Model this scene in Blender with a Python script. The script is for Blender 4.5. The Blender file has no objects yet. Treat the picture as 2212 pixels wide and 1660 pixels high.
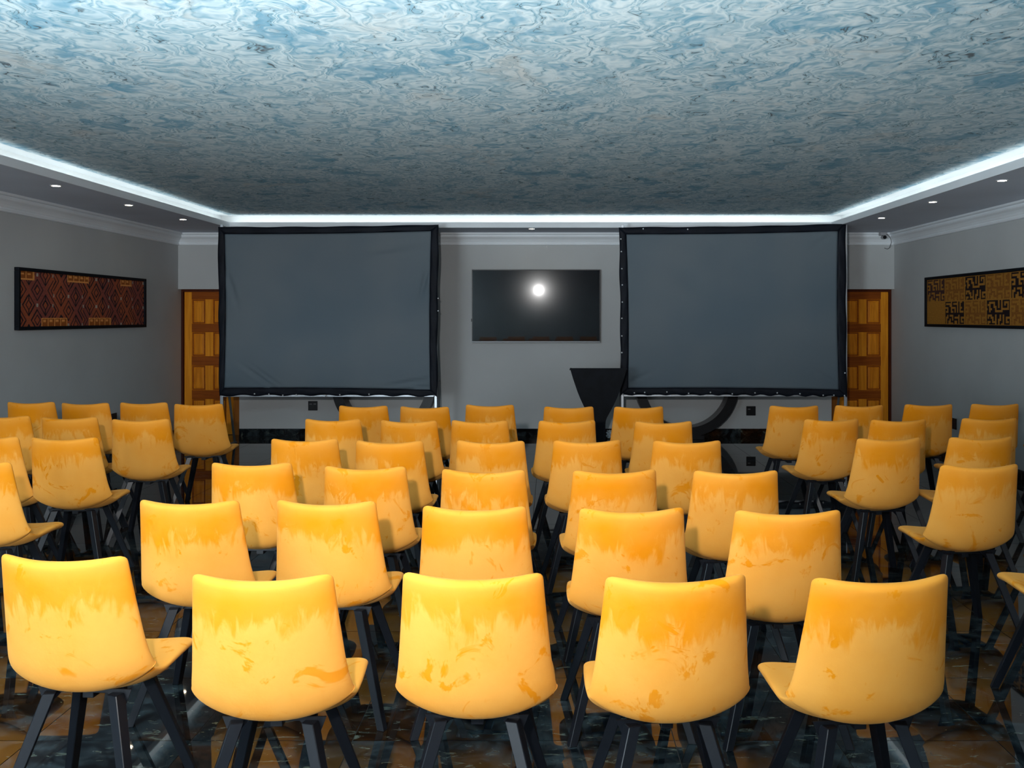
import bpy, bmesh, math, random
from mathutils import Vector, Matrix

# ------------------------------------------------------------------ camera, world, lights, exposure
SC = bpy.context.scene
COL = SC.collection
F, VX, VY, H = 2000.0, 1190.0, 685.0, 1.58      # focal length in px, vanishing point, eye height


def at(px, py, Y):
    """point at depth Y seen at pixel px, py"""
    return Vector(((px - VX) * Y / F, Y, H + (VY - py) * Y / F))


cd = bpy.data.cameras.new('camera')
cam = bpy.data.objects.new('camera', cd)
COL.objects.link(cam)
cam.location = (0, 0, H)
cam.rotation_euler = (math.pi / 2, 0, 0)
cd.sensor_width = 36.0
cd.lens = 36.0 * F / 2212.0
cd.shift_x = (1106.0 - VX) / 2212.0
cd.shift_y = (VY - 830.0) / 2212.0
cd.clip_start = 0.05
SC.camera = cam

w = bpy.data.worlds.new('world')
SC.world = w
w.use_nodes = True
w.node_tree.nodes['Background'].inputs[0].default_value = (0.30, 0.33, 0.38, 1)
w.node_tree.nodes['Background'].inputs[1].default_value = 0.3

SC.view_settings.view_transform = 'Standard'
SC.view_settings.look = 'None'
SC.view_settings.gamma = 1.0
SC.view_settings.use_curve_mapping = False
SC.view_settings.exposure = 0.0


def light(name, kind, loc, power, color=(1, 1, 1), rot=(0, 0, 0), **kw):
    d = bpy.data.lights.new(name, kind)
    d.energy = power
    d.color = color
    for k, v in kw.items():
        setattr(d, k, v)
    o = bpy.data.objects.new(name, d)
    o.location = loc
    o.rotation_euler = rot
    COL.objects.link(o)
    return o


R = math.radians
# the photographer's flash, held a little above and left of the lens
light('camera_flash', 'SPOT', (-0.30, -0.10, 1.98), 760, (1.0, 0.985, 0.97), (R(97), 0, R(5)), shadow_soft_size=0.05,
      spot_size=R(98), spot_blend=1.0)
# added unseen fill disk, low on the left, turned up to brighten the ceiling
light('ceiling_fill', 'AREA', (-2.6, -0.4, 1.10), 430, (0.78, 0.93, 1.0), (R(141), 0, R(-34)), shape='DISK', size=0.9,
      spread=R(105))
# two added fill panels, unseen behind the photographer, brightening chairs and far wall
light('rear_fill', 'AREA', (-3.75, -2.85, 1.4), 335, (0.80, 0.92, 1.0), (R(92), 0, R(12)),
      shape='RECTANGLE', size=2.1, size_y=1.9)
light('rear_fill', 'AREA', (3.2, -2.85, 1.4), 18, (0.95, 0.98, 1.0), (R(92), 0, R(8)),
      shape='RECTANGLE', size=2.1, size_y=1.9)

# ------------------------------------------------------------------ helpers


def obj(name, me, mat=None, parent=None, loc=None, rot=None, smooth=False):
    if isinstance(me, bmesh.types.BMesh):
        m = bpy.data.meshes.new(name)
        bmesh.ops.recalc_face_normals(me, faces=me.faces)
        me.to_mesh(m)
        me.free()
        me = m
    if smooth:
        for p in me.polygons:
            p.use_smooth = True
    o = bpy.data.objects.new(name, me)
    if mat is not None and not me.materials:
        for mm in (mat if isinstance(mat, (list, tuple)) else [mat]):
            me.materials.append(mm)
    COL.objects.link(o)
    if parent is not None:
        o.parent = parent
    if loc is not None:
        o.location = loc
    if rot is not None:
        o.rotation_euler = rot
    return o


def empty(name, loc, label=None, cat=None, group=None, rz=0.0):
    o = bpy.data.objects.new(name, None)
    COL.objects.link(o)
    o.location = loc
    o.rotation_euler = (0, 0, rz)
    o.empty_display_size = 0.1
    tag(o, label, cat, group)
    return o


def tag(o, label=None, cat=None, group=None, kind=None):
    if label:
        o['label'] = label
    if cat:
        o['category'] = cat
    if group:
        o['group'] = group
    if kind:
        o['kind'] = kind
    return o


def box(bm, x0, x1, y0, y1, z0, z1, bev=0.0, mi=0):
    r = bmesh.ops.create_cube(bm, size=1)
    vs = r['verts']
    for v in vs:
        v.co = Vector(((x0 + x1) / 2 + v.co.x * (x1 - x0), (y0 + y1) / 2 + v.co.y * (y1 - y0),
                       (z0 + z1) / 2 + v.co.z * (z1 - z0)))
    fs = set(f for v in vs for f in v.link_faces)
    for f in fs:
        f.material_index = mi
    if bev:
        es = list(set(e for v in vs for e in v.link_edges))
        bmesh.ops.bevel(bm, geom=es, offset=bev, segments=2, affect='EDGES', profile=0.5)
    return bm


def B(*a, **k):
    return box(bmesh.new(), *a, **k)


def tube(bm, pts, r, n=10, cap=True):
    """round tube along points; r a number or one per point"""
    pts = [Vector(p) for p in pts]
    rs = r if isinstance(r, (list, tuple)) else [r] * len(pts)
    rings = []
    for i, p in enumerate(pts):
        a = pts[max(i - 1, 0)]
        b = pts[min(i + 1, len(pts) - 1)]
        d = (b - a).normalized()
        up = Vector((0, 0, 1)) if abs(d.z) < 0.9 else Vector((0, 1, 0))
        u = d.cross(up).normalized()
        v = d.cross(u).normalized()
        rings.append([bm.verts.new(p + (u * math.cos(t) + v * math.sin(t)) * rs[i])
                      for t in [2 * math.pi * k / n for k in range(n)]])
    for i in range(len(rings) - 1):
        for k in range(n):
            bm.faces.new((rings[i][k], rings[i][(k + 1) % n], rings[i + 1][(k + 1) % n], rings[i + 1][k]))
    if cap:
        bm.faces.new(rings[0])
        bm.faces.new(rings[-1][::-1])
    return bm


def extrude_poly(bm, pts, d):
    """closed planar polygon (3D points) pushed along vector d"""
    a = [bm.verts.new(p) for p in pts]
    b = [bm.verts.new(Vector(p) + Vector(d)) for p in pts]
    bm.faces.new(a)
    bm.faces.new(b[::-1])
    n = len(a)
    for i in range(n):
        bm.faces.new((a[i], b[i], b[(i + 1) % n], a[(i + 1) % n]))
    return bm


def sweep_profile(bm, prof, p0, p1, out):
    """moulding: profile (outwards, z) carried from p0 to p1; p = (x, y, mitre sign)"""
    rows = []
    for (x, y, m), along in ((p0, 1), (p1, -1)):
        d = Vector((p1[0] - p0[0], p1[1] - p0[1], 0)).normalized()
        row = []
        for (o_, z) in prof:
            q = Vector((x, y, 0)) + Vector(out) * o_ + d * along * m * o_
            row.append(bm.verts.new((q.x, q.y, z)))
        rows.append(row)
    n = len(prof)
    for i in range(n):
        bm.faces.new((rows[0][i], rows[0][(i + 1) % n], rows[1][(i + 1) % n], rows[1][i]))
    bm.faces.new(rows[0])
    bm.faces.new(rows[1][::-1])
    return bm


# ------------------------------------------------------------------ materials


class NT:
    def __init__(s, name):
        s.m = bpy.data.materials.new(name)
        s.m.use_nodes = True
        s.t = s.m.node_tree
        s.p = s.t.nodes['Principled BSDF']

    def n(s, typ, **kw):
        nd = s.t.nodes.new(typ)
        for k, v in kw.items():
            setattr(nd, k, v)
        return nd

    def l(s, a, b):
        s.t.links.new(a, b)

    def set(s, **kw):
        for k, v in kw.items():
            s.p.inputs[k.replace('_', ' ')].default_value = v
        return s

    def math(s, op, a, b=None, c=None, clamp=False):
        nd = s.n('ShaderNodeMath', operation=op, use_clamp=clamp)
        for i, v in enumerate((a, b, c)):
            if v is None:
                continue
            if isinstance(v, (int, float)):
                nd.inputs[i].default_value = v
            else:
                s.l(v, nd.inputs[i])
        return nd.outputs[0]

    def noise(s, vec, scale, detail=3, rough=0.5, dist=0.0):
        nd = s.n('ShaderNodeTexNoise')
        s.l(vec, nd.inputs['Vector'])
        nd.inputs['Scale'].default_value = scale
        nd.inputs['Detail'].default_value = detail
        nd.inputs['Roughness'].default_value = rough
        nd.inputs['Distortion'].default_value = dist
        return nd.outputs['Fac']

    def mapr(s, v, a, b, c=0.0, d=1.0):
        nd = s.n('ShaderNodeMapRange', interpolation_type='SMOOTHSTEP')
        s.l(v, nd.inputs[0])
        for i, q in enumerate((a, b, c, d)):
            nd.inputs[i + 1].default_value = q
        return nd.outputs[0]

    def mix(s, fac, a, b):
        nd = s.n('ShaderNodeMix', data_type='RGBA')
        if isinstance(fac, (int, float)):
            nd.inputs[0].default_value = fac
        else:
            s.l(fac, nd.inputs[0])
        for i, v in ((6, a), (7, b)):
            if isinstance(v, tuple):
                nd.inputs[i].default_value = (*v, 1)
            else:
                s.l(v, nd.inputs[i])
        return nd.outputs[2]

    def coords(s, space='Object', scale=(1, 1, 1), rot=(0, 0, 0), rnd=0.0):
        if space == 'World':
            out = s.n('ShaderNodeNewGeometry').outputs['Position']
        else:
            out = s.n('ShaderNodeTexCoord').outputs[space]
        if rnd:
            oi = s.n('ShaderNodeObjectInfo').outputs['Random']
            mul = s.math('MULTIPLY', oi, rnd)
            ad = s.n('ShaderNodeVectorMath', operation='ADD')
            s.l(out, ad.inputs[0])
            s.l(mul, ad.inputs[1])
            out = ad.outputs[0]
        mp = s.n('ShaderNodeMapping')
        mp.inputs['Scale'].default_value = scale
        mp.inputs['Rotation'].default_value = rot
        s.l(out, mp.inputs['Vector'])
        return mp.outputs[0]

    def base(s, c):
        s.l(c, s.p.inputs['Base Color'])

    def bump(s, h, strength=0.2, dist=0.01):
        b = s.n('ShaderNodeBump')
        b.inputs['Strength'].default_value = strength
        b.inputs['Distance'].default_value = dist
        s.l(h, b.inputs['Height'])
        s.l(b.outputs[0], s.p.inputs['Normal'])


def simple(name, col, rough=0.5, metal=0.0, spec=0.5, var=0.0, scale=8.0, **kw):
    s = NT(name)
    s.set(Base_Color=(*col, 1), Roughness=rough, Metallic=metal, Specular_IOR_Level=spec, **kw)
    if var:
        f = s.noise(s.coords('Object'), scale, 4, 0.6)
        f = s.mapr(f, 0.3, 0.7)
        s.base(s.mix(f, tuple(c * (1 - var) for c in col), tuple(c * (1 + var) for c in col)))
    return s.m


def make_velvet():
    s = NT('mustard_velvet')
    c = s.coords('Object', rnd=37.0)
    o = s.n('ShaderNodeTexCoord').outputs['Object']
    sep = s.n('ShaderNodeSeparateXYZ')
    s.l(o, sep.inputs[0])
    z = sep.outputs[2]
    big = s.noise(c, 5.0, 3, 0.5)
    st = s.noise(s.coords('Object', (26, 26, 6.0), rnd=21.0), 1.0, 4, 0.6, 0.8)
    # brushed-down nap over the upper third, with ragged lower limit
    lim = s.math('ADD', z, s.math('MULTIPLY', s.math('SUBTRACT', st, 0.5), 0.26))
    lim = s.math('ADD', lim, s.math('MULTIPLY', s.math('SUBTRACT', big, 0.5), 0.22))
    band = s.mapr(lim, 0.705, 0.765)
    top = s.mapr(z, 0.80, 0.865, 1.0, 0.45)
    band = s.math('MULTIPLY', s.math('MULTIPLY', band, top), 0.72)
    # hand marks
    pn = s.noise(c, 6.5, 4, 0.62, 1.2)
    patch = s.mapr(pn, 0.585, 0.65)
    pn2 = s.noise(s.coords('Object', (14, 14, 5.0), rnd=53.0), 1.0, 3, 0.5, 1.5)
    patch2 = s.math('MULTIPLY', s.mapr(pn2, 0.66, 0.72), 0.6)
    soft = s.math('MULTIPLY', s.mapr(big, 0.35, 0.75), 0.30)
    f = s.math('MAXIMUM', s.math('MAXIMUM', band, s.math('MULTIPLY', patch, 0.8)), patch2)
    f = s.math('ADD', f, soft, clamp=True)
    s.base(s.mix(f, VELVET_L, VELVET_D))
    s.set(Roughness=0.85, Specular_IOR_Level=0.12, Sheen_Weight=0.10, Sheen_Roughness=0.4)
    s.p.inputs['Sheen Tint'].default_value = (1.0, 0.75, 0.4, 1)
    fine = s.noise(c, 60.0, 3, 0.6)
    s.bump(fine, 0.12, 0.004)
    return s.m


VELVET_L = (0.82, 0.350, 0.060)
VELVET_D = (0.76, 0.240, 0.003)


def make_wallpaper():
    s = NT('marbled_ceiling_paper')
    c = s.coords('World', (1, 1, 1), (0, 0, R(-12)))
    # warp the coordinates for the swirls
    nz = s.n('ShaderNodeTexNoise')
    s.l(c, nz.inputs['Vector'])
    nz.inputs['Scale'].default_value = 4.5
    nz.inputs['Detail'].default_value = 2
    sub = s.n('ShaderNodeVectorMath', operation='SUBTRACT')
    s.l(nz.outputs['Color'], sub.inputs[0])
    sub.inputs[1].default_value = (0.5, 0.5, 0.5)
    sc = s.n('ShaderNodeVectorMath', operation='SCALE')
    s.l(sub.outputs[0], sc.inputs[0])
    sc.inputs['Scale'].default_value = 0.42
    ad = s.n('ShaderNodeVectorMath', operation='ADD')
    s.l(c, ad.inputs[0])
    s.l(sc.outputs[0], ad.inputs[1])
    mp = s.n('ShaderNodeMapping')
    mp.inputs['Scale'].default_value = (1.45, 0.68, 1)
    s.l(ad.outputs[0], mp.inputs['Vector'])
    wv = mp.outputs[0]
    a = s.noise(wv, 3.4, 2, 0.5, 1.5)
    b = s.noise(wv, 7.5, 2, 0.55, 1.8)
    blue = s.mapr(s.noise(wv, 2.9, 3, 0.6, 0.8), 0.53, 0.68)
    tan = s.mapr(s.noise(wv, 1.7, 3, 0.6, 0.6), 0.58, 0.74)
    # contour-like folds of colour
    fold = s.math('PINGPONG', s.math('MULTIPLY', a, 10.0), 1.0)
    fold2 = s.math('PINGPONG', s.math('MULTIPLY', b, 8.0), 1.0)
    base = s.mix(fold, (0.66, 0.76, 0.79), (0.20, 0.40, 0.50))
    base = s.mix(s.math('MULTIPLY', fold2, 0.42), base, (0.72, 0.77, 0.77))
    base = s.mix(s.math('MULTIPLY', blue, 0.72), base, (0.11, 0.33, 0.47))
    base = s.mix(s.math('MULTIPLY', tan, 0.35), base, (0.66, 0.58, 0.50))
    # thin dark veins along some of the folds, broken up
    e1 = s.mapr(fold, 0.90, 0.98)
    brk = s.mapr(s.noise(wv, 4.2, 3, 0.6), 0.51, 0.58)
    v1 = s.math('MULTIPLY', e1, brk)
    e2 = s.mapr(fold2, 0.84, 0.98)
    v2 = s.math('MULTIPLY', e2, s.mapr(s.noise(c, 3.3, 3, 0.6), 0.50, 0.60))
    base = s.mix(s.math('MULTIPLY', v2, 0.45), base, (0.16, 0.22, 0.26))
    base = s.mix(s.math('MULTIPLY', v1, 0.9), base, (0.10, 0.11, 0.12))
    s.base(base)
    s.set(Roughness=0.7, Specular_IOR_Level=0.3)
    s.bump(b, 0.15, 0.004)
    return s.m


def make_granite():
    s = NT('polished_dark_granite')
    c = s.coords('World', (1, 1.15, 1), rnd=23.0)
    big = s.noise(c, 1.9, 4, 0.6, 0.7)
    oi = s.n('ShaderNodeObjectInfo').outputs['Random']
    brown = s.mapr(s.math('ADD', big, s.math('MULTIPLY', oi, 0.16)), 0.60, 0.72)
    med = s.mapr(s.noise(c, 7.0, 4, 0.65, 0.8), 0.40, 0.72)
    dark = s.mix(med, (0.003, 0.005, 0.007), (0.034, 0.048, 0.054))
    bro = s.mix(med, (0.008, 0.0045, 0.003), (0.034, 0.015, 0.007))
    col = s.mix(brown, dark, bro)
    fl = s.mapr(s.noise(s.coords('World', (9, 26, 9), rnd=11.0), 1.0, 4, 0.7, 0.6), 0.57, 0.70)
    col = s.mix(s.math('MULTIPLY', fl, 0.65), col, (0.13, 0.15, 0.12))
    fl2 = s.mapr(s.noise(c, 34.0, 2, 0.5), 0.70, 0.80)
    col = s.mix(s.math('MULTIPLY', fl2, 0.5), col, (0.20, 0.17, 0.09))
    s.base(col)
    s.set(Roughness=0.022, Specular_IOR_Level=0.38)
    return s.m


def make_wood(name, a, b, rot=0.0):
    s = NT(name)
    c = s.coords('Object', (38, 38, 2.2) if not rot else (2.2, 38, 38), rnd=17.0)
    g = s.noise(c, 1.0, 4, 0.6, 0.6)
    s.base(s.mix(s.mapr(g, 0.3, 0.7), a, b))
    s.set(Roughness=0.5, Specular_IOR_Level=0.1)
    s.bump(g, 0.05, 0.003)
    return s.m


def make_wall(name, col, rough=0.75):
    s = NT(name)
    f = s.noise(s.coords('World'), 1.1, 3, 0.5)
    s.base(s.mix(s.mapr(f, 0.3, 0.7), tuple(x * 0.96 for x in col), tuple(x * 1.04 for x in col)))
    s.set(Roughness=rough, Specular_IOR_Level=0.25)
    s.bump(s.noise(s.coords('World'), 120.0, 3, 0.6), 0.05, 0.002)
    return s.m


def emis(name, col, strength):
    s = NT(name)
    s.set(Base_Color=(*col, 1), Emission_Color=(*col, 1), Emission_Strength=strength)
    return s.m


M = {}
M['velvet'] = make_velvet()
M['paper'] = make_wallpaper()
M['granite'] = make_granite()
M['wall'] = make_wall('grey_wall_paint', (0.49, 0.50, 0.50))
M['soffit'] = make_wall('soffit_paint', (0.66, 0.71, 0.80))
M['cornice'] = make_wall('cornice_paint', (0.80, 0.83, 0.86), 0.5)
M['cove'] = make_wall('cove_white_paint', (0.80, 0.82, 0.82))
M['leg'] = simple('black_powder_coat', (0.006, 0.007, 0.010), 0.36, 0.0, 0.28)
M['grout'] = simple('dark_grout', (0.030, 0.030, 0.028), 0.8)
M['wood_gold'] = make_wood('golden_door_wood', (0.66, 0.21, 0.010), (0.85, 0.32, 0.02))
M['wood_dark'] = make_wood('dark_door_wood', (0.22, 0.048, 0.005), (0.32, 0.078, 0.008), 1)
M['wood_panel'] = make_wood('door_panel_wood', (0.56, 0.165, 0.008), (0.80, 0.28, 0.016))
M['wood_frame'] = make_wood('door_frame_wood', (0.055, 0.012, 0.006), (0.09, 0.02, 0.008))
M['wood_post'] = make_wood('door_post_wood', (0.24, 0.075, 0.010), (0.34, 0.12, 0.02))
M['black_fabric'] = simple('black_screen_border', (0.007, 0.009, 0.015), 0.6, 0, 0.15, 0.2, 6)
M['alu'] = simple('brushed_aluminium', (0.50, 0.53, 0.57), 0.4, 0.85)
M['alu_dark'] = simple('grey_metal_tube', (0.16, 0.17, 0.18), 0.45, 0.5)
M['steel'] = simple('steel_stud', (0.9, 0.92, 0.95), 0.3, 0.6)
M['black_plastic'] = simple('black_plastic', (0.005, 0.005, 0.007), 0.35, 0, 0.25)
M['black_wood'] = simple('black_stained_wood', (0.004, 0.005, 0.008), 0.6, 0, 0.12, 0.3, 9)
M['dark_inner'] = simple('dark_grey_laminate', (0.17, 0.16, 0.16), 0.4, 0, 0.5, 0.15, 5)
M['grey_plastic'] = simple('grey_plastic', (0.35, 0.35, 0.37), 0.5)
M['white_plastic'] = simple('white_plastic', (0.8, 0.8, 0.8), 0.4)
M['mark'] = simple('pale_printed_mark', (0.16, 0.16, 0.17), 0.5)
M['led'] = emis('cool_white_led', (0.93, 1.0, 0.97), 7.0)
M['bulb'] = emis('warm_lamp', (1.0, 0.84, 0.58), 40.0)


def make_canvas():
    s = NT('grey_screen_fabric')
    f = s.noise(s.coords('Object'), 0.9, 2, 0.5)
    s.base(s.mix(s.mapr(f, 0.3, 0.7), (0.095, 0.130, 0.158), (0.125, 0.152, 0.172)))
    s.set(Roughness=0.6, Specular_IOR_Level=0.3)
    return s.m


def make_tv_glass():
    s = NT('dark_tv_glass')
    s.set(Base_Color=(0.006, 0.007, 0.010, 1), Roughness=0.12, Specular_IOR_Level=0.06,
          Coat_Weight=1.0, Coat_Roughness=0.025)
    return s.m


M['canvas'] = make_canvas()
M['tv_glass'] = make_tv_glass()


def make_clear():
    s = NT('clear_plastic_film')
    s.set(Base_Color=(0.75, 0.85, 0.9, 1), Roughness=0.12, Specular_IOR_Level=0.8, Transmission_Weight=0.55)
    return s.m


M['clear'] = make_clear()

# ------------------------------------------------------------------ the room
XL, XR, YB, YF = -4.94, 4.55, 12.27, -3.0      # side walls, screen wall, wall behind the photographer
ZC, ZT = 2.69, 2.845                            # soffit, papered ceiling
EL, ER, EB = -3.99, 3.485, 11.50               # inner edge of the soffit
NL, NR, ZD = -4.13, 3.72, 1.948                # door niches, their height


def structure(name, me, mat, parent=None, **k):
    o = obj(name, me, mat, parent, **k)
    if parent is None:
        o['kind'] = 'structure'
    return o


floor = structure('floor', B(XL - .2, XR + .2, YF - .2, YB + .4, -0.10, -0.003), M['grout'])
# polished stone tiles 0.6 m
TS, gap = 0.6, 0.0018
y = 1.65
me_cache = {}
while y < YB + 0.14:
    y1 = min(y + TS, YB + 0.14)
    x = XL
    while x < XR - 0.001:
        x1 = min(x + TS, XR)
        key = (round(x1 - x, 3), round(y1 - y, 3))
        if key not in me_cache:
            hx, hy = key[0] / 2 - gap, key[1] / 2 - gap
            m = bpy.data.meshes.new('tile')
            bm = B(-hx, hx, -hy, hy, -0.006, 0.0)
            bm.to_mesh(m)
            bm.free()
            m.materials.append(M['granite'])
            me_cache[key] = m
        obj('tile', me_cache[key], None, floor, ((x + x1) / 2, (y + y1) / 2, 0))
        x += TS
    y += TS
obj('floor_surface', B(XL, XR, YF, 1.65 - gap, -0.006, 0), M['granite'], floor)

structure('wall_left', B(XL - .15, XL, YF, YB + .3, -0.1, 3.0), M['wall'])
structure('wall_right', B(XR, XR + .15, YF, YB + .3, -0.1, 3.0), M['wall'])
structure('wall_rear', B(XL - .15, XR + .15, YF - .15, YF, -0.1, 3.0), M['wall'])
bm = B(NL, NR, YB, YB + .3, -0.1, 3.0)
box(bm, XL, NL, YB, YB + .3, ZD, 3.0)
box(bm, NR, XR, YB, YB + .3, ZD, 3.0)
box(bm, XL, NL, YB + .22, YB + .3, -0.1, ZD)
box(bm, NR, XR, YB + .22, YB + .3, -0.1, ZD)
structure('wall_back', bm, M['wall'])
structure('ceiling', B(EL - .015, ER + .015, YF, EB + .015, ZT, ZT + .1), M['paper'])

# dropped soffit round the papered field, with a lip that hides the led strip
bm = bmesh.new()
box(bm, XL, EL - .012, YF, YB, ZC, ZC + .02)
box(bm, ER + .012, XR, YF, YB, ZC, ZC + .02)
box(bm, EL - .012, ER + .012, EB + .012, YB, ZC, ZC + .02)
structure('trim_1', bm, M['soffit'])
bm = bmesh.new()
LIP = 2.757
box(bm, EL - .012, EL, YF, EB + .012, ZC - .001, LIP)
box(bm, ER, ER + .012, YF, EB + .012, ZC - .001, LIP)
box(bm, EL, ER, EB, EB + .012, ZC - .001, LIP)
structure('trim_2', bm, M['cornice'])
bm = bmesh.new()
CW = .17
box(bm, EL - CW - .03, EL - CW, YF, EB + CW, ZC + .02, ZT + .1)
box(bm, EL - CW, EL - .015, YF, EB + CW, ZT + .004, ZT + .1)
box(bm, ER + .015, ER + CW, YF, EB + CW, ZT + .004, ZT + .1)
box(bm, EL - .015, ER + .015, EB + .015, EB + CW, ZT + .004, ZT + .1)
box(bm, ER + CW, ER + CW + .03, YF, EB + CW, ZC + .02, ZT + .1)
box(bm, EL - CW, ER + CW, EB + CW, EB + CW + .03, ZC + .02, ZT + .1)
structure('trim_3', bm, M['cove'])
# led strips lying in the cove
for k, (a, b, lab) in enumerate([
        ((EL - .05, 2.0), (EL - .05, EB + .02), 'cool white led strip glowing in the left ceiling cove'),
        ((ER + .05, 2.0), (ER + .05, EB + .02), 'cool white led strip glowing in the right ceiling cove'),
        ((EL, EB + .06), (ER, EB + .06), 'cool white led strip glowing in the far ceiling cove above the screens')]):
    bm = bmesh.new()
    n = 40
    pts = []
    rnd = random.Random(k)
    for i in range(n + 1):
        t = i / n
        w_ = 0.012 * math.sin(t * 23 + k) + rnd.uniform(-.004, .004)
        x_, y_ = a[0] + (b[0] - a[0]) * t, a[1] + (b[1] - a[1]) * t
        if k < 2:
            x_ += w_
        else:
            y_ += abs(w_)
        pts.append((x_, y_, ZC + .029))
    tube(bm, pts, 0.007, 6)
    tag(obj('led_strip', bm, M['led']), lab, 'light', 'led strips in the ceiling cove')

# cornice
prof = [(0, ZC), (0, 2.528), (0.010, 2.528), (0.022, 2.534), (0.026, 2.548), (0.018, 2.556), (0.018, 2.566),
        (0.026, 2.572), (0.034, 2.590), (0.050, 2.612), (0.072, 2.630), (0.078, 2.640), (0.078, 2.652),
        (0.070, 2.656), (0.070, 2.662), (0.092, 2.668), (0.097, 2.676), (0.097, ZC)]
structure('trim_4', sweep_profile(bmesh.new(), prof, (XL, YF, 0), (XL, YB, 1), (1, 0, 0)), M['cornice'])
structure('trim_5', sweep_profile(bmesh.new(), prof, (XR, YF, 0), (XR, YB, 1), (-1, 0, 0)), M['cornice'])
structure('trim_6', sweep_profile(bmesh.new(), prof, (XL, YB, 1), (XR, YB, 1), (0, -1, 0)), M['cornice'])


def skirting(name, x0, y0, x1, y1, nx, ny):
    L = math.hypot(x1 - x0, y1 - y0)
    d = Vector((x1 - x0, y1 - y0, 0)) / L
    nrm = Vector((nx, ny, 0))
    ang = math.atan2(d.y, d.x)
    p = Vector((x0, y0, 0))
    back = structure(name, bx_local(L, 0.004, 0.097, nrm, d), M['grout'], loc=p, rot=(0, 0, ang))
    n = max(1, round(L / 0.6))
    for i in range(n):
        a, b = L * i / n + .001, L * (i + 1) / n - .001
        sgn = 1 if (Vector((-d.y, d.x, 0)).dot(nrm) > 0) else -1
        ylo, yhi = sorted((0.004 * sgn, 0.012 * sgn))
        obj('tile', B(a, b, ylo, yhi, 0.0, 0.099), M['granite'], back)


def bx_local(L, th, h, nrm, d):
    sgn = 1 if (Vector((-d.y, d.x, 0)).dot(nrm) > 0) else -1
    ylo, yhi = sorted((0.0, th * sgn))
    return B(0, L, ylo, yhi, 0.0, h)


skirting('baseboard_back', NL, YB, NR, YB, 0, -1)
skirting('baseboard_left', XL, 1.6, XL, YB + .1, 1, 0)
skirting('baseboard_right', XR, 1.6, XR, YB + .1, -1, 0)


# ------------------------------------------------------------------ doors in the niches
def door(name, x0, x1, hinge_left):
    Y = YB + 0.13
    d = structure(name, B(x0 + .03, x1 - .03, Y + .012, Y + .05, 0.004, ZD - .03), M['wood_dark'])
    # frame
    obj('door_frame', B(x0, x0 + .028, Y - .03, Y + .08, 0, ZD), M['wood_frame'], d)
    obj('door_frame', B(x1 - .028, x1, Y - .03, Y + .08, 0, ZD), M['wood_frame'], d)
    obj('door_frame', B(x0 + .028, x1 - .028, Y - .03, Y + .08, ZD - .03, ZD), M['wood_frame'], d)
    if hinge_left:
        post = (x1 - .115, x1 - .030)
        a, b = x0 + .032, x1 - .118
    else:
        post = (x0 + .030, x0 + .115)
        a, b = x0 + .118, x1 - .032
    obj('door_post', B(post[0], post[1], Y - .02, Y + .05, 0, ZD - .03, .003), M['wood_post'], d)
    W = b - a
    sw = 0.098
    cw = (W - 2 * sw - .10) / 2
    obj('stile', B(a, a + sw, Y, Y + .02, .005, ZD - .035, .002), M['wood_gold'], d)
    obj('stile', B(b - sw, b, Y, Y + .02, .005, ZD - .035, .002), M['wood_gold'], d)
    cols = [(a + sw, a + sw + cw), (b - sw - cw, b - sw)]
    zr = [(1.817, 1.487), (1.376, 1.053), (0.928, 0.597), (0.480, 0.150)]
    zs = [ZD - .035] + [z for r_ in zr for z in r_] + [.005]
    for i in range(0, 10, 2):
        obj('rail', B(a + sw, b - sw, Y + .002, Y + .02, zs[i + 1], zs[i], .002), M['wood_dark'], d)
    for (z1, z0) in zr:
        obj('mullion', B(cols[0][1], cols[1][0], Y + .002, Y + .02, z0, z1, .002), M['wood_gold'], d)
        for (c0, c1) in cols:
            bm = bmesh.new()
            i = .012
            j = .042
            P = []
            for (q, yy) in ((0, Y + .004), (i * .6, Y + .014), (i, Y + .016), (j, Y + .004)):
                P.append([bm.verts.new(v) for v in ((c0 + q, yy, z0 + q), (c1 - q, yy, z0 + q),
                                                    (c1 - q, yy, z1 - q), (c0 + q, yy, z1 - q))])
            for r0, r1 in zip(P[:-1], P[1:]):
                for k in range(4):
                    bm.faces.new((r0[k], r0[(k + 1) % 4], r1[(k + 1) % 4], r1[k]))
            bm.faces.new(P[-1])
            o = obj('panel', bm, M['wood_panel'], d)


door('door_1', XL, NL, True)
door('door_2', NR, XR, False)


# ------------------------------------------------------------------ downlights
def downlight(x, y, label):
    t = empty('downlight', (x, y, ZC), label, 'light', 'downlights in the ceiling border')
    bm = bmesh.new()
    n = 24
    ri, ro = .034, .046
    rr = [[bm.verts.new((r * math.cos(2 * math.pi * k / n), r * math.sin(2 * math.pi * k / n), z)) for k in range(n)]
          for r, z in ((ro, 0), (ro, -.004), (ri, -.005), (ri, 0.0))]
    for a, b in zip(rr[:-1], rr[1:]):
        for k in range(n):
            bm.faces.new((a[k], a[(k + 1) % n], b[(k + 1) % n], b[k]))
    obj('trim_ring', bm, M['white_plastic'], t)
    bm = bmesh.new()
    bmesh.ops.create_cone(bm, cap_ends=True, segments=24, radius1=ri, radius2=ri, depth=.003,
                          matrix=Matrix.Translation((0, 0, -.0025)))
    obj('lamp', bm, M['bulb'], t)


for i, (x, y, w_) in enumerate([(-4.18, 7.82, 'nearest of the three on the left'),
                                (-4.18, 9.17, 'middle of the three on the left'),
                                (-4.18, 10.52, 'farthest of the three on the left'),
                                (3.665, 7.52, 'nearest of the three on the right'),
                                (3.68, 8.92, 'middle of the three on the right'),
                                (3.70, 10.36, 'farthest of the three on the right'),
                                (-.24, 11.63, 'alone above the wall television')]):
    downlight(x, y, 'small round warm downlight, ' + w_)

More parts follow.
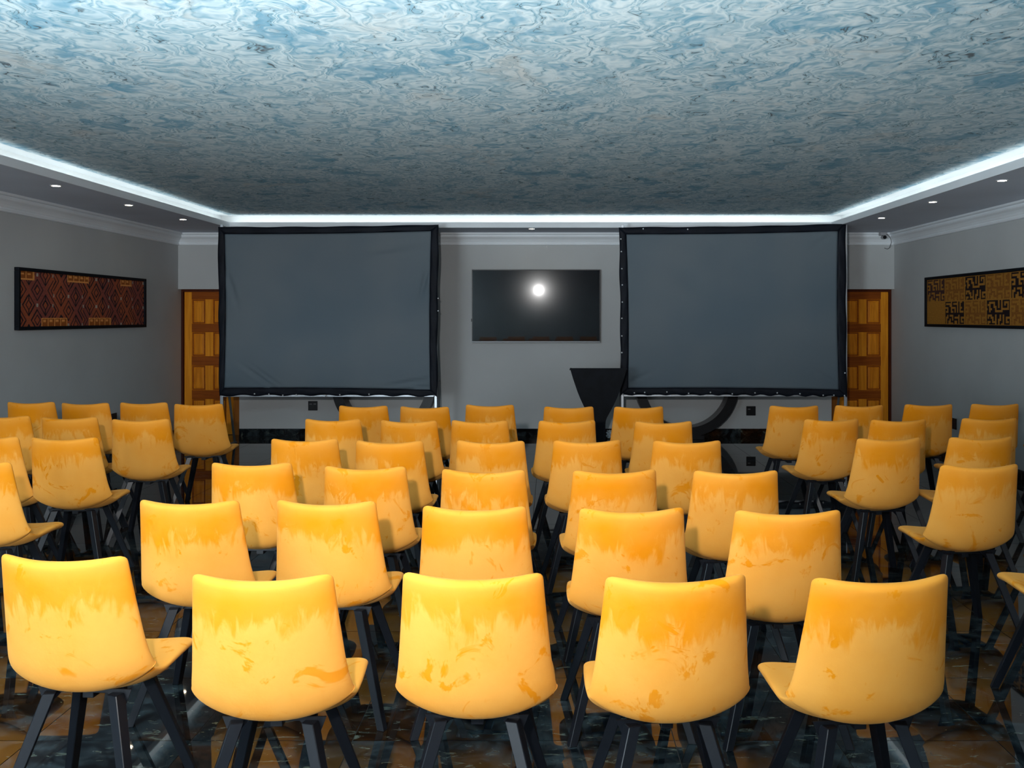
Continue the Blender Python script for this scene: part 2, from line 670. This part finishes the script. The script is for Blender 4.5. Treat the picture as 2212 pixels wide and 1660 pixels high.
# ------------------------------------------------------------------ television
TY, TZ = 12.19, 1.722
tv = empty('television', (-.195, TY, TZ), 'large black flat television on the grey wall reflecting a bright flash', 'television')
tv.rotation_euler = (R(0.72), 0, R(0.05))
hw, hh = .845, .482
obj('casing', B(-hw, hw, 0.0, .035, -hh, hh, .004), M['black_plastic'], tv)
bm = bmesh.new()
for a in ((-hw, hw, hh - .012, hh), (-hw, -hw + .012, -hh + .022, hh - .012), (hw - .012, hw, -hh + .022, hh - .012)):
    box(bm, a[0], a[1], -.006, .0, a[2], a[3], .001)
obj('bezel', bm, M['black_plastic'], tv)
obj('lower_bezel', B(-hw, hw, -.007, .0, -hh, -hh + .022, .003), M['alu_dark'], tv)
obj('screen', B(-hw + .012, hw - .012, -.002, .001, -hh + .022, hh - .012), M['tv_glass'], tv)
obj('wall_bracket', B(-.3, .3, .035, .072, -.2, .2), M['alu_dark'], tv)
obj('sensor', B(-hw - .010, -hw + .002, -.002, .012, -.205, -.165, .002), M['black_plastic'], tv)


# ------------------------------------------------------------------ projection screens on aluminium stands
def projection_screen(o, outer, inner, poles, studs, label, foot_side):
    Y = 11.10
    root = empty('projection_screen', (at(*poles[0], Y).x * .5 + at(*poles[1], Y).x * .5, Y, 0), label, 'screen',
                 'portable projection screens before the far wall')
    off = root.location.copy()
    OT = [at(*p, Y) - off for p in outer]     # TL TR BR BL
    IT = [at(*p, Y) - off for p in inner]
    rnd = random.Random(o)

    def lerp(a, b, t):
        return a + (b - a) * t

    def wr(u, v):
        """wrinkles: soft folds that run in from the corners"""
        h = .004 * math.sin(u * 5 + o) * math.sin(v * 4)
        for (cu, cv, ang, st, sg) in (WR1 if o == 1 else WR2):
            du, dv = u - cu, v - cv
            a_ = du * math.cos(ang) + dv * math.sin(ang)
            b_ = -du * math.sin(ang) + dv * math.cos(ang)
            h += st * math.exp(-(a_ / .10) ** 2) * math.exp(-(b_ / sg) ** 2) * math.cos(b_ / sg * 2.2)
        return h

    bm = bmesh.new()
    NU, NV = 96, 72
    g = []
    for j in range(NV + 1):
        v = j / NV
        row = []
        for i in range(NU + 1):
            u = i / NU
            p = lerp(lerp(IT[0], IT[1], u), lerp(IT[3], IT[2], u), v)
            # edges pulled a little inwards
            p = p + Vector((.014 * (math.sin(math.pi * v) * (1 - 2 * u)), 0, 0))
            p = p + Vector((0, 0, -.012 * math.sin(math.pi * u) * (1 - 2 * v)))
            p.y += -.004 + 2.2 * wr(u, v)
            row.append(bm.verts.new(p))
        g.append(row)
    for j in range(NV):
        for i in range(NU):
            bm.faces.new((g[j][i], g[j][i + 1], g[j + 1][i + 1], g[j + 1][i]))
    c = obj('canvas', bm, M['canvas'], root, smooth=True)
    sm = c.modifiers.new('thickness', 'SOLIDIFY')
    sm.thickness = .002
    # border strips
    ph = rnd.random() * 6

    def strip(io, ii, side):
        bm = bmesh.new()
        n = 60
        rows = []
        for k in range(n + 1):
            t = k / n
            a = lerp(OT[io[0]], OT[io[1]], t)
            b = lerp(IT[ii[0]], IT[ii[1]], t)
            e = math.sin(math.pi * t)
            if side in 'LR':
                sx = 1 if side == 'L' else -1
                a = a + Vector((sx * (.003 * e + .005 * math.sin(t * 19 + ph)), 0, 0))
                b = b + Vector((sx * .014 * e + sx * .004, 0, 0))
            else:
                sz = -1 if side == 'T' else 1
                wv_ = .5 + .5 * math.cos(t * 2 * math.pi * (len(studs['B']) if side == 'B' else 4) + ph)
                a = a + Vector((0, 0, sz * (.010 * e + .014 * wv_ * (side == 'B') + .006 * wv_)))
                b = b + Vector((0, 0, sz * (.012 * e + .004)))
            row = []
            for q in range(5):
                p = lerp(a, b, q / 4)
                p.y += -.010 - .006 * math.sin(math.pi * q / 4) + .004 * math.sin(t * 31 + q * 1.7 + ph)
                row.append(bm.verts.new(p))
            rows.append(row)
        for k in range(n):
            for q in range(4):
                bm.faces.new((rows[k][q], rows[k][q + 1], rows[k + 1][q + 1], rows[k + 1][q]))
        s_ = obj('border_strip', bm, M['black_fabric'], root, smooth=True)
        sm = s_.modifiers.new('thickness', 'SOLIDIFY')
        sm.thickness = .003

    strip((0, 1), (0, 1), 'T')
    strip((3, 2), (3, 2), 'B')
    strip((0, 3), (0, 3), 'L')
    strip((1, 2), (1, 2), 'R')
    allst = [p for s_ in studs.values() for p in s_]
    sme = None
    for p in allst:
        q = at(*p, Y) - off
        if sme is None:
            bm = bmesh.new()
            bmesh.ops.create_uvsphere(bm, u_segments=8, v_segments=6, radius=.010)
            so = obj('stud', bm, M['steel'], root, (q.x, -.022, q.z), smooth=True)
            sme = so.data
        else:
            obj('stud', sme, None, root, (q.x, -.022, q.z))
    # stand
    px0, px1 = at(*poles[0], Y).x - off.x, at(*poles[1], Y).x - off.x
    cap = lambda z: min(z, 2.687)
    for px, zt, sg in ((px0, at(*poles[0], Y).z, -1), (px1, at(*poles[1], Y).z, 1)):
        obj('upright', B(px - .016, px + .016, .002, .034, .0, cap(zt), .003), M['alu'], root)
        bm = bmesh.new()
        tube(bm, [(px + .0, .03, 1.35), (px + .0, .47, .012)], .015, 10)
        obj('brace', bm, M['alu_dark'], root)
        bm = bmesh.new()
        box(bm, px - .02, px + .02, -.28, .50, .0, .022, .004)
        obj('foot', bm, M['alu_dark'], root)
    zb = OT[3].z * .5 + OT[2].z * .5
    zt = OT[0].z * .5 + OT[1].z * .5
    for z, nm in ((zb + .010, 'lower_bar'), (zt - .035, 'upper_bar')):
        obj(nm, B(px0 + .016, px1 - .016, .004, .032, z - .012, z + .012, .003), M['alu'], root)


WR1 = [(.17, .93, .75, .010, .018), (.20, .92, .75, .008, .012), (.03, .35, 1.35, .008, .02), (.97, .33, 1.75, .008, .02),
       (.88, .96, -.25, .008, .02), (.80, .10, -.2, .005, .04), (.93, .99, -.1, .008, .015)]
WR2 = [(.03, .95, -.6, .006, .02), (.97, .95, .7, .005, .02), (.95, .04, -.7, .005, .02), (.3, .3, .9, .006, .10)]
projection_screen(
    1, [(471, 490), (948, 485), (944.5, 858), (474, 857)], [(485, 505.5), (932, 499), (930, 843), (484.5, 838.5)],
    [(478, 483), (941, 476)],
    {'B': [(551, 851), (582, 852), (612, 854), (641, 853), (704, 855), (735, 853), (798, 852), (938, 855)],
     'R': [(947, 645), (947, 672)]},
    'left projection screen, grey fabric with a black border on aluminium uprights', 1)
projection_screen(
    2, [(1337, 491), (1826.5, 483.5), (1828.5, 859), (1341, 855)], [(1352, 506), (1810, 499), (1812, 842.5), (1356, 839)],
    [(1344.5, 484), (1827.5, 476.5)],
    {'B': [(1345, 852), (1370, 849), (1392, 848), (1440, 847), (1487, 850), (1534, 848), (1581, 851), (1630, 849),
           (1678, 849), (1727, 851), (1777, 854), (1800, 854), (1823, 855)],
     'L': [(1341, 517), (1342, 544), (1343, 581), (1344, 616), (1344, 653), (1343, 688), (1343, 726), (1343, 762)],
     'T': [(1389, 495), (1485, 496)], 'R': [(1824, 806)]},
    'right projection screen, grey fabric with a studded black border, behind the lectern', -1)


# ------------------------------------------------------------------ lectern
def lectern():
    t = empty('lectern', (.54, 10.5, 0), 'black wooden lectern flaring upwards from a narrow stem', 'lectern')
    hw_ = [(.02, .085), (.23, .078), (.36, .079), (.40, .083), (.44, .098), (.467, .112), (.52, .142), (.577, .172), (.65, .206),
           (.724, .236), (.80, .262), (.866, .284), (.94, .306), (.985, .317)]
    bm = bmesh.new()
    pts = [Vector((-w_, 0, z)) for z, w_ in hw_] + [Vector((w_, 0, z)) for z, w_ in reversed(hw_)]
    extrude_poly(bm, pts, (0, .022, 0))
    obj('front_panel', bm, M['black_wood'], t)
    for s_ in (-1, 1):
        bm = bmesh.new()
        r0 = [bm.verts.new((s_ * w_, .022, z)) for z, w_ in hw_]
        r1 = [bm.verts.new((s_ * w_, .30, z)) for z, w_ in hw_]
        r2 = [bm.verts.new((s_ * (w_ - .018), .30, z)) for z, w_ in hw_]
        r3 = [bm.verts.new((s_ * (w_ - .018), .022, z)) for z, w_ in hw_]
        for a, b in ((r0, r1), (r1, r2), (r2, r3)):
            for k in range(len(a) - 1):
                bm.faces.new((a[k], a[k + 1], b[k + 1], b[k]))
        obj('side_panel', bm, M['black_wood'], t)
    bm = bmesh.new()
    extrude_poly(bm, [Vector((-.322, -.01, .985)), Vector((-.322, .33, .955)), Vector((-.322, .33, .970)),
                      Vector((-.322, -.01, 1.0))], (.644, 0, 0))
    obj('reading_top', bm, M['black_wood'], t)
    obj('base_plate', B(-.20, .20, -.03, .33, 0, .02, .004), M['black_wood'], t)


lectern()


# ------------------------------------------------------------------ curved tables behind the screens
def curved_table(cx, label):
    Yf, Yb = 11.90, 12.17
    t = empty('console_table', (cx, (Yf + Yb) / 2, 0), label, 'table', 'tables with curved legs behind the screens')
    d0, d1 = Yf - (Yf + Yb) / 2, Yb - (Yf + Yb) / 2
    zc, ro, ri = .70, .665, .545
    bm = bmesh.new()
    n = 40
    fo = []
    for yy in (d0, d1):
        for r in (ro, ri):
            fo.append([bm.verts.new((r * math.cos(a), yy, max(zc - r * math.sin(a), 0.0) if r == ro else zc - r * math.sin(a)))
                       for a in [math.pi * k / n for k in range(n + 1)]])
    A, I, A2, I2 = fo
    for k in range(n):
        f = bm.faces.new((A[k], A[k + 1], I[k + 1], I[k]))
        f = bm.faces.new((A2[k], A2[k + 1], I2[k + 1], I2[k]))
        f = bm.faces.new((A[k], A[k + 1], A2[k + 1], A2[k]))
        f = bm.faces.new((I[k], I[k + 1], I2[k + 1], I2[k]))
        f.material_index = 1
    bm.faces.new((A[0], I[0], I2[0], A2[0]))
    bm.faces.new((A[n], I[n], I2[n], A2[n]))
    obj('curved_leg', bm, [M['black_plastic'], M['dark_inner']], t)
    obj('foot_block', B(-.22, .22, d0 + .004, d1 - .004, 0, .055, .003), M['black_plastic'], t)
    obj('tabletop', B(-.70, .70, d0 - .02, d1 + .02, zc, zc + .04, .003), M['black_plastic'], t)


curved_table(-2.155, 'dark table on a semicircular leg, half hidden behind the left screen')
curved_table(1.756, 'dark table on a semicircular leg, half hidden behind the right screen')


# ------------------------------------------------------------------ sockets, camera, small things
def socket(loc, rz, label, marks, w_=.062):
    t = empty('wall_socket', loc, label, 'socket', 'black wall sockets', rz)
    obj('cover_plate', B(-w_, w_, -.010, 0, -.062, .062, .004), M['black_plastic'], t)
    for (x0, x1, z0, z1) in marks:
        obj('rocker', B(x0, x1, -.0125, -.009, z0, z1, .001), M['mark'], t)


mk = [(-.044, -.008, .018, .028), (.010, .044, .018, .030)]
socket(at(676, 877, YB), 0, 'black square wall socket below the left projection screen', mk)
socket(at(1622, 888, YB), 0, 'black square wall socket below the right projection screen', mk[:1])
socket((XL, 10.46, .43), R(90), 'black wall socket low on the left side wall', [])
socket((XR, 10.44, .375), R(-90), 'black wall socket low on the right side wall', [])

t = empty('security_camera', at(1908, 508, 12.13), 'small security camera with a dark lens on the right cornice corner', 'camera')
obj('mount', B(-.045, .035, -.03, .05, -.006, .035, .006), M['grey_plastic'], t)
bm = bmesh.new()
tube(bm, [(-.002, .03, -.030), (-.002, -.02, -.032), (-.002, -.062, -.034)], [.022, .026, .026], 16)
obj('housing', bm, M['grey_plastic'], t, smooth=False)
bm = bmesh.new()
tube(bm, [(-.002, -.060, -.034), (-.002, -.070, -.0345)], [.025, .021], 16)
obj('lens', bm, M['black_plastic'], t)
bm = bmesh.new()
tube(bm, [(.03, .0, .02), (.07, .0, -.01), (.10, .01, -.045), (.115, .02, -.09), (.118, .10, -.16), (.10, .125, -.175), (.06, .13, -.16)], .0035, 6)
obj('cable', bm, M['black_plastic'], t)

bm = bmesh.new()
tube(bm, [(0, 0, .012), (0, -.02, .010), (0, -.03, -.004), (.004, -.026, -.014)], .005, 8)
tag(obj('wall_hook', bm, M['white_plastic'], loc=at(1182, 534, YB)), 'tiny white hook high on the wall above the television', 'hook')

bm = bmesh.new()
bmesh.ops.create_icosphere(bm, subdivisions=3, radius=.055)
rn = random.Random(5)
for v in bm.verts:
    k = 1 + .28 * math.sin(v.co.x * 190 + 2) * math.cos(v.co.z * 160) + rn.uniform(-.1, .1)
    v.co = Vector((v.co.x * k * .95, v.co.y * k * .8, v.co.z * k))
mz = min(v.co.z for v in bm.verts)
for v in bm.verts:
    v.co.z -= mz
tag(obj('plastic_wrapper', bm, M['clear'], loc=((1319 - VX) * 12.0 / F, 11.98, 0)),
    'small crumpled clear plastic wrapper on the floor by the lectern', 'wrapper')


# ------------------------------------------------------------------ framed textile prints
def art_mesh(name, L, Ht, nu, nv, fn):
    """flat print: a grid of coloured cells, local x along, z up"""
    verts = [(L * i / nu, 0, Ht * j / nv) for j in range(nv + 1) for i in range(nu + 1)]
    faces = [(j * (nu + 1) + i, j * (nu + 1) + i + 1, (j + 1) * (nu + 1) + i + 1, (j + 1) * (nu + 1) + i)
             for j in range(nv) for i in range(nu)]
    m = bpy.data.meshes.new(name)
    m.from_pydata(verts, [], faces)
    ca = m.color_attributes.new('print', 'FLOAT_COLOR', 'CORNER')
    buf = []
    for j in range(nv):
        for i in range(nu):
            c = fn((i + .5) * L / nu, (j + .5) * Ht / nv)
            buf.extend([c[0], c[1], c[2], 1.0] * 4)
    ca.data.foreach_set('color', buf)
    s = NT(name + '_print')
    a = s.n('ShaderNodeVertexColor', layer_name='print')
    weave = s.mapr(s.noise(s.coords('Object', (60, 60, 60)), 1.0, 3, 0.6), .3, .7, .8, 1.15)
    mul = s.n('ShaderNodeMix', data_type='RGBA', blend_type='MULTIPLY')
    mul.inputs[0].default_value = 1
    s.l(a.outputs['Color'], mul.inputs[6])
    s.l(weave, mul.inputs[7])
    s.base(mul.outputs[2])
    s.set(Roughness=.7, Specular_IOR_Level=.2)
    m.materials.append(s.m)
    return m


RUST, MAR, BLK = (.36, .085, .035), (.25, .062, .045), (.012, .010, .014)
WHT, ORA, ODK = (.42, .38, .30), (.80, .32, .08), (.34, .09, .014)


def kuba(x, z):
    # orange blocks along the upper and lower edge
    for (x0, x1, z0, z1) in ((0, .26, .44, .53), (.86, 1.30, .445, .53), (2.02, 2.30, .45, .53),
                             (.38, .86, 0, .085), (1.30, 1.80, 0, .085)):
        if x0 < x < x1 and z0 < z < z1:
            e = min(x - x0, x1 - x, (z - z0) if z0 > .1 else 9, (z1 - z) if z1 < .5 else 9)
            if e < .016:
                return ORA
            q = (x - x0) % .115
            if q < .016 or (.03 < q < .085 and abs(z - (z0 + z1) / 2 - .01) < .010):
                return ORA
            return ODK
    k = math.floor((x - .03) / .575 + .0)
    xx = x - .31
    k = round(xx / .575)
    dx = xx - k * .575
    zc = .205 if k % 2 == 0 else .30
    dz = z - zc
    a = dx / .1437 / 2 + dz / .145 / 2
    b = dx / .1437 / 2 - dz / .145 / 2
    fa, fb = a - math.floor(a), b - math.floor(b)
    # vertices of the lattice carry small white lozenges
    va, vb = a - round(a), b - round(b)
    if abs(va) + abs(vb) < .12 and (round(a) + round(b)) % 2 == 0:
        return WHT
    e = min(fa, 1 - fa, fb, 1 - fb)
    ca, cb = fa - .5, fb - .5
    if .12 < e < .185:
        return BLK
    if .31 < e < .37:
        return BLK
    # notch that turns the inner lozenge into a hook
    if e >= .37:
        return RUST
    if e > .185 and abs(ca + cb) < .06 and (math.floor(a) + math.floor(b)) % 2 == 0:
        return BLK
    n_ = math.sin(x * 9 + z * 5)
    return RUST if n_ > .45 else tuple(.5 * (p + q) for p, q in zip(RUST, MAR)) if n_ > -.3 else MAR


GA = ["#####.####.#..##", "#.....#....#.###", "####..####.#.###", "...##....#.#..##", "##.##.##.#.#.###", "#..##..#.#.#...#",
      "################", "##.#...####.####", "#..###.#....#...", "#.##.#.####.#.##", "#.#..###..#.#..#", "#.#....#..#.####"]
GB = ["########.#.#####", "##....##.#.#...#", "#..##.##.#.#.#.#", "##.##..#.#.###.#", ".#..##.###.....#", "##.###.....#####",
      "################", "#...##.##.#.####", "#.#..#.##.#.#...", "####.#.#..#.#.##", "#..#...#.##.#..#", "#.####.#.#..####"]
GOLD, GOLD2, GDK, GMAR = (.36, .155, .022), (.24, .09, .014), (.012, .006, .008), (.055, .022, .02)


def glyphs(x, z):
    """x runs from the far end of the picture towards the viewer"""
    cw, ch = .505, .262
    cx, cz = int(x / cw), min(int(z / ch), 1)
    u, v = (x - cx * cw) / cw, (z - cz * ch) / ch
    top = cz == 1
    dark = (cx % 2 == 0) == top
    if u < .03 or u > .97 or v < .03 or v > .97:
        return GOLD
    g = GA if (cx + cz) % 3 else GB
    r_ = g[min(int((1 - v) * 12), 11)][min(int(u * 16), 15)] == '#'
    if not dark and cx == 0:
        r_ = False
    if r_:
        return (GDK if cx else GMAR) if dark else GOLD2
    return GOLD


def framed(name, y0, y1, z0, z1, side, me, label):
    """side -1: left wall, +1: right wall. Local x runs along the wall."""
    L = abs(y1 - y0)
    Ht = z1 - z0
    if side < 0:
        t = empty(name, (XL, y0, z0), label, 'picture', 'framed textile prints on the side walls', R(90))
        s_ = -1            # room side is local -y
    else:
        t = empty(name, (XR, y1, z0), label, 'picture', 'framed textile prints on the side walls', R(-90))
        s_ = -1
    fw, d = .032, .045
    for nm, a in (('frame_rail', (0, L, 0, fw)), ('frame_rail', (0, L, Ht - fw, Ht)),
                  ('frame_rail', (0, fw, fw, Ht - fw)), ('frame_rail', (L - fw, L, fw, Ht - fw))):
        obj(nm, B(a[0], a[1], -d, 0.0, a[2], a[3], .003), M['black_wood'], t)
    obj('backing', B(fw, L - fw, -.02, -.004, fw, Ht - fw), M['black_plastic'], t)
    obj('print', me, None, t, (fw, -.024, fw))


fL, fH = 2.69 - .064, .583 - .064
# left wall: rotated +90 so local x -> +Y, local -y -> +X
framed('framed_print', 8.52, 11.21, 1.457, 2.040, -1, art_mesh('left_print', fL, fH, 330, 64, kuba),
       'long framed textile print of rust and black lozenges on the left wall')
framed('framed_print', 8.48, 11.17, 1.463, 2.054, 1, art_mesh('right_print', 2.69 - .064, .591 - .064, 330, 72, glyphs),
       'long framed textile print of black glyphs on gold on the right wall')


# ------------------------------------------------------------------ chairs
def catmull(P, t):
    n = len(P) - 1
    t = max(0.0, min(1.0, t)) * n
    i = min(int(t), n - 1)
    f = t - i
    p0, p1, p2, p3 = P[max(i - 1, 0)], P[i], P[i + 1], P[min(i + 2, n)]
    return [0.5 * ((2 * b) + (-a + c) * f + (2 * a - 5 * b + 4 * c - d) * f * f + (-a + 3 * b - 3 * c + d) * f ** 3)
            for a, b, c, d in zip(p0, p1, p2, p3)]


# keys: y, z, half width, wrap (how far the edges lift towards the sitter), half thickness
BACK = [(-.236, .862, .194, .050, .018), (-.226, .812, .198, .052, .022), (-.212, .740, .204, .054, .023),
        (-.196, .664, .211, .056, .024), (-.178, .583, .219, .058, .025), (-.158, .518, .228, .060, .026),
        (-.130, .472, .234, .062, .026), (-.088, .452, .234, .062, .024)]
SEAT = [(-.140, .480, .210, .050, .014), (-.095, .452, .222, .048, .018), (-.020, .432, .225, .044, .022),
        (.060, .440, .226, .040, .025), (.140, .452, .221, .030, .026), (.205, .456, .214, .022, .025),
        (.240, .450, .208, .016, .023)]


def pad(keys, nu, nv, r_start, r_end, pad_len, rise=0.0):
    bm = bmesh.new()
    front, back_ = [], []
    L = pad_len
    for j in range(nv + 1):
        t = .5 - .5 * math.cos(math.pi * j / nv)
        t = .5 * t + .5 * j / nv
        y_, z_, w_, wrap, h = catmull(keys, t)
        y2, z2 = catmull(keys, min(t + .01, 1))[:2]
        y1, z1 = catmull(keys, max(t - .01, 0))[:2]
        ty, tz = y2 - y1, z2 - z1
        ln = math.hypot(ty, tz)
        ty, tz = ty / ln, tz / ln
        ny, nz = -tz, ty              # towards the sitter (forward / up)
        if ny < -.2 or (abs(ny) <= .2 and nz < 0):
            ny, nz = -ny, -nz
        # rounded corners
        d0, d1 = t * L, (1 - t) * L
        ww = w_
        for d, r in ((d0, r_start), (d1, r_end)):
            if d < r:
                ww = min(ww, w_ - r + r * math.sqrt(max(0, 1 - ((r - d) / r) ** 2)))
        ed = min(d0, d1) / .030
        he = h * math.sqrt(max(0, 1 - (1 - min(ed, 1)) ** 2))
        rf, rb = [], []
        for i in range(nu + 1):
            u = math.sin(math.pi / 2 * (2 * i / nu - 1))
            lift = wrap * abs(u * ww / w_) ** 2.2
            hh_ = he * (1 - abs(u) ** 7) ** .5 if abs(u) < 1 else 0
            base = Vector((u * ww, y_ + ny * lift, z_ + nz * lift + rise * abs(u) ** 2 * max(0, 1 - t * 4)))
            nv_ = Vector((0, ny, nz))
            edge = i in (0, nu) or j in (0, nv)
            vf = bm.verts.new(base + nv_ * hh_)
            vb = vf if edge else bm.verts.new(base - nv_ * hh_ * (1.0 + .1 * math.cos(u * 3)))
            rf.append(vf)
            rb.append(vb)
        front.append(rf)
        back_.append(rb)
    for j in range(nv):
        for i in range(nu):
            bm.faces.new((front[j][i], front[j][i + 1], front[j + 1][i + 1], front[j + 1][i]))
            a = [back_[j][i], back_[j + 1][i], back_[j + 1][i + 1], back_[j][i + 1]]
            try:
                bm.faces.new(a)
            except ValueError:
                pass
    return bm


def leg_mesh(top, foot, wt=.037, wb=.030, tw=0.35):
    bm = bmesh.new()
    top, foot = Vector(top), Vector(foot)
    rings = []
    for p, w_ in ((top, wt), (foot, wb)):
        r = []
        for k in range(4):
            a = tw + math.pi / 4 + k * math.pi / 2
            r.append(bm.verts.new(p + Vector((math.cos(a), math.sin(a), 0)) * w_ * .7071))
        rings.append(r)
    for k in range(4):
        bm.faces.new((rings[0][k], rings[0][(k + 1) % 4], rings[1][(k + 1) % 4], rings[1][k]))
    bm.faces.new(rings[0])
    bm.faces.new(rings[1][::-1])
    bmesh.ops.bevel(bm, geom=list(bm.edges), offset=.002, segments=1, affect='EDGES')
    return bm


def make_chair():
    t = empty('velvet_chair', (0, 0, 0))
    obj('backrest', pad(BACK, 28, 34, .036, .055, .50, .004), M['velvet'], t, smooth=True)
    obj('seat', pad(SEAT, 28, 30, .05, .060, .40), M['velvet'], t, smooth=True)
    bm = bmesh.new()
    box(bm, -.115, .115, -.060, -.035, .408, .430, .002)
    box(bm, -.125, .125, .085, .115, .395, .417, .002)
    box(bm, -.018, .018, -.06, .10, .392, .412, .002)
    for sx in (-1, 1):
        extrude_poly(bm, [Vector((sx * .06, -.078, .43)), Vector((sx * .15, -.078, .43)), Vector((sx * .125, -.078, .365))], (0, .004, 0))
    obj('underframe', bm, M['leg'], t)
    for sx in (-1, 1):
        obj('leg', leg_mesh((sx * .105, -.085, .420), (sx * .225, -.205, 0), tw=-sx * .30), M['leg'], t)
        obj('leg', leg_mesh((sx * .108, .095, .418), (sx * .225, .215, 0), tw=sx * .30), M['leg'], t)
    return t


ORD = ['first', 'second', 'third', 'fourth', 'fifth']
ROW6 = ['farthest', 'second farthest', 'third farthest', 'third nearest', 'second nearest', 'nearest']
chairs = []      # (x left top, x right top, y top, yaw deg, label, group)


def crow(block, rowname, items):
    for i, it in enumerate(items):
        chairs.append((*it, 'mustard velvet chair, %s from left in the %s row of the %s block' % (ORD[i], rowname, block),
                       'mustard velvet chairs in the %s block' % block))


crow('centre', ROW6[0], [(732, 831, 876, -2), (863, 965, 878, -5), (1006, 1107, 874, -3), (1178, 1280, 878, 0), (1331, 1433, 878, 4)])
crow('centre', ROW6[1], [(656, 773, 905, -3), (821, 938, 908, -4), (975, 1093, 908, -4), (1167, 1287, 908, 6), (1376, 1496, 910, 3)])
crow('centre', ROW6[2], [(583, 722, 948, -1), (768, 906, 952, -3), (988, 1127, 952, -3), (1200, 1342, 951, 5), (1416, 1559, 952, 2)])
crow('centre', ROW6[3], [(455, 618, 1000, 0), (698, 869, 1008, -2), (953, 1129, 1015, -4), (1246, 1418, 1016, 6), (1505, 1684, 1017, 1)])
crow('centre', ROW6[4], [(294, 500, 1082, -2), (591, 800, 1083, -4), (913, 1130, 1095, -2), (1257, 1481, 1099, 3), (1602, 1818, 1104, 1)])
crow('centre', ROW6[5], [(-20, 252, 1203, -4), (408, 702, 1245, 0), (868, 1167, 1242, -1), (1318, 1619, 1248, 4), (1775, 2067, 1249, 6)])
crow('left', 'farthest', [(15, 105, 868, 1), (131, 224, 870, 0), (257, 353, 869, 1), (376, 473, 872, 3)])
crow('left', 'second farthest', [(-58, 52, 898, 0), (85, 200, 901, 1), (240, 355, 905, 3)])
crow('left', 'second nearest', [(-110, 28, 943, -3), (65, 197, 945, 2)])
crow('left', 'nearest', [(-160, 12, 998, -4)])
crow('right', 'farthest', [(1668, 1770, 876, 1), (1812, 1910, 875, 3), (1965, 2058, 873, 1), (2109, 2203, 872, 1), (2281, 2379, 872, 1)])
crow('right', 'second farthest', [(1748, 1857, 905, 6), (1890, 2005, 906, 3), (2093, 2197, 903, 2), (2310, 2425, 903, 2)])
crow('right', 'third farthest', [(1865, 1993, 946, 6), (2066, 2192, 944, 5)])
crow('right', 'second nearest', [(2048, 2208, 1004, 5)])
crow('right', 'nearest', [(2300, 2512, 1085, 2)])

proto = make_chair()
kids = list(proto.children)
for i, (xl, xr, yt, yaw, label, group) in enumerate(chairs):
    s_ = (yt - VY) * 1.012 / .71
    Yt = F / s_
    Xt = ((xl + xr) / 2 - VX) / s_
    if i == 0:
        c = proto
    else:
        c = proto.copy()
        COL.objects.link(c)
        for ch in kids:
            k = ch.copy()
            COL.objects.link(k)
            k.parent = c
    a = R(yaw)
    # back top centre (0, -.236) must land on Xt, Yt
    c.location = (Xt - .236 * math.sin(a), Yt + .236 * math.cos(a), 0)
    c.rotation_euler = (0, 0, a)
    tag(c, label, 'chair', group)
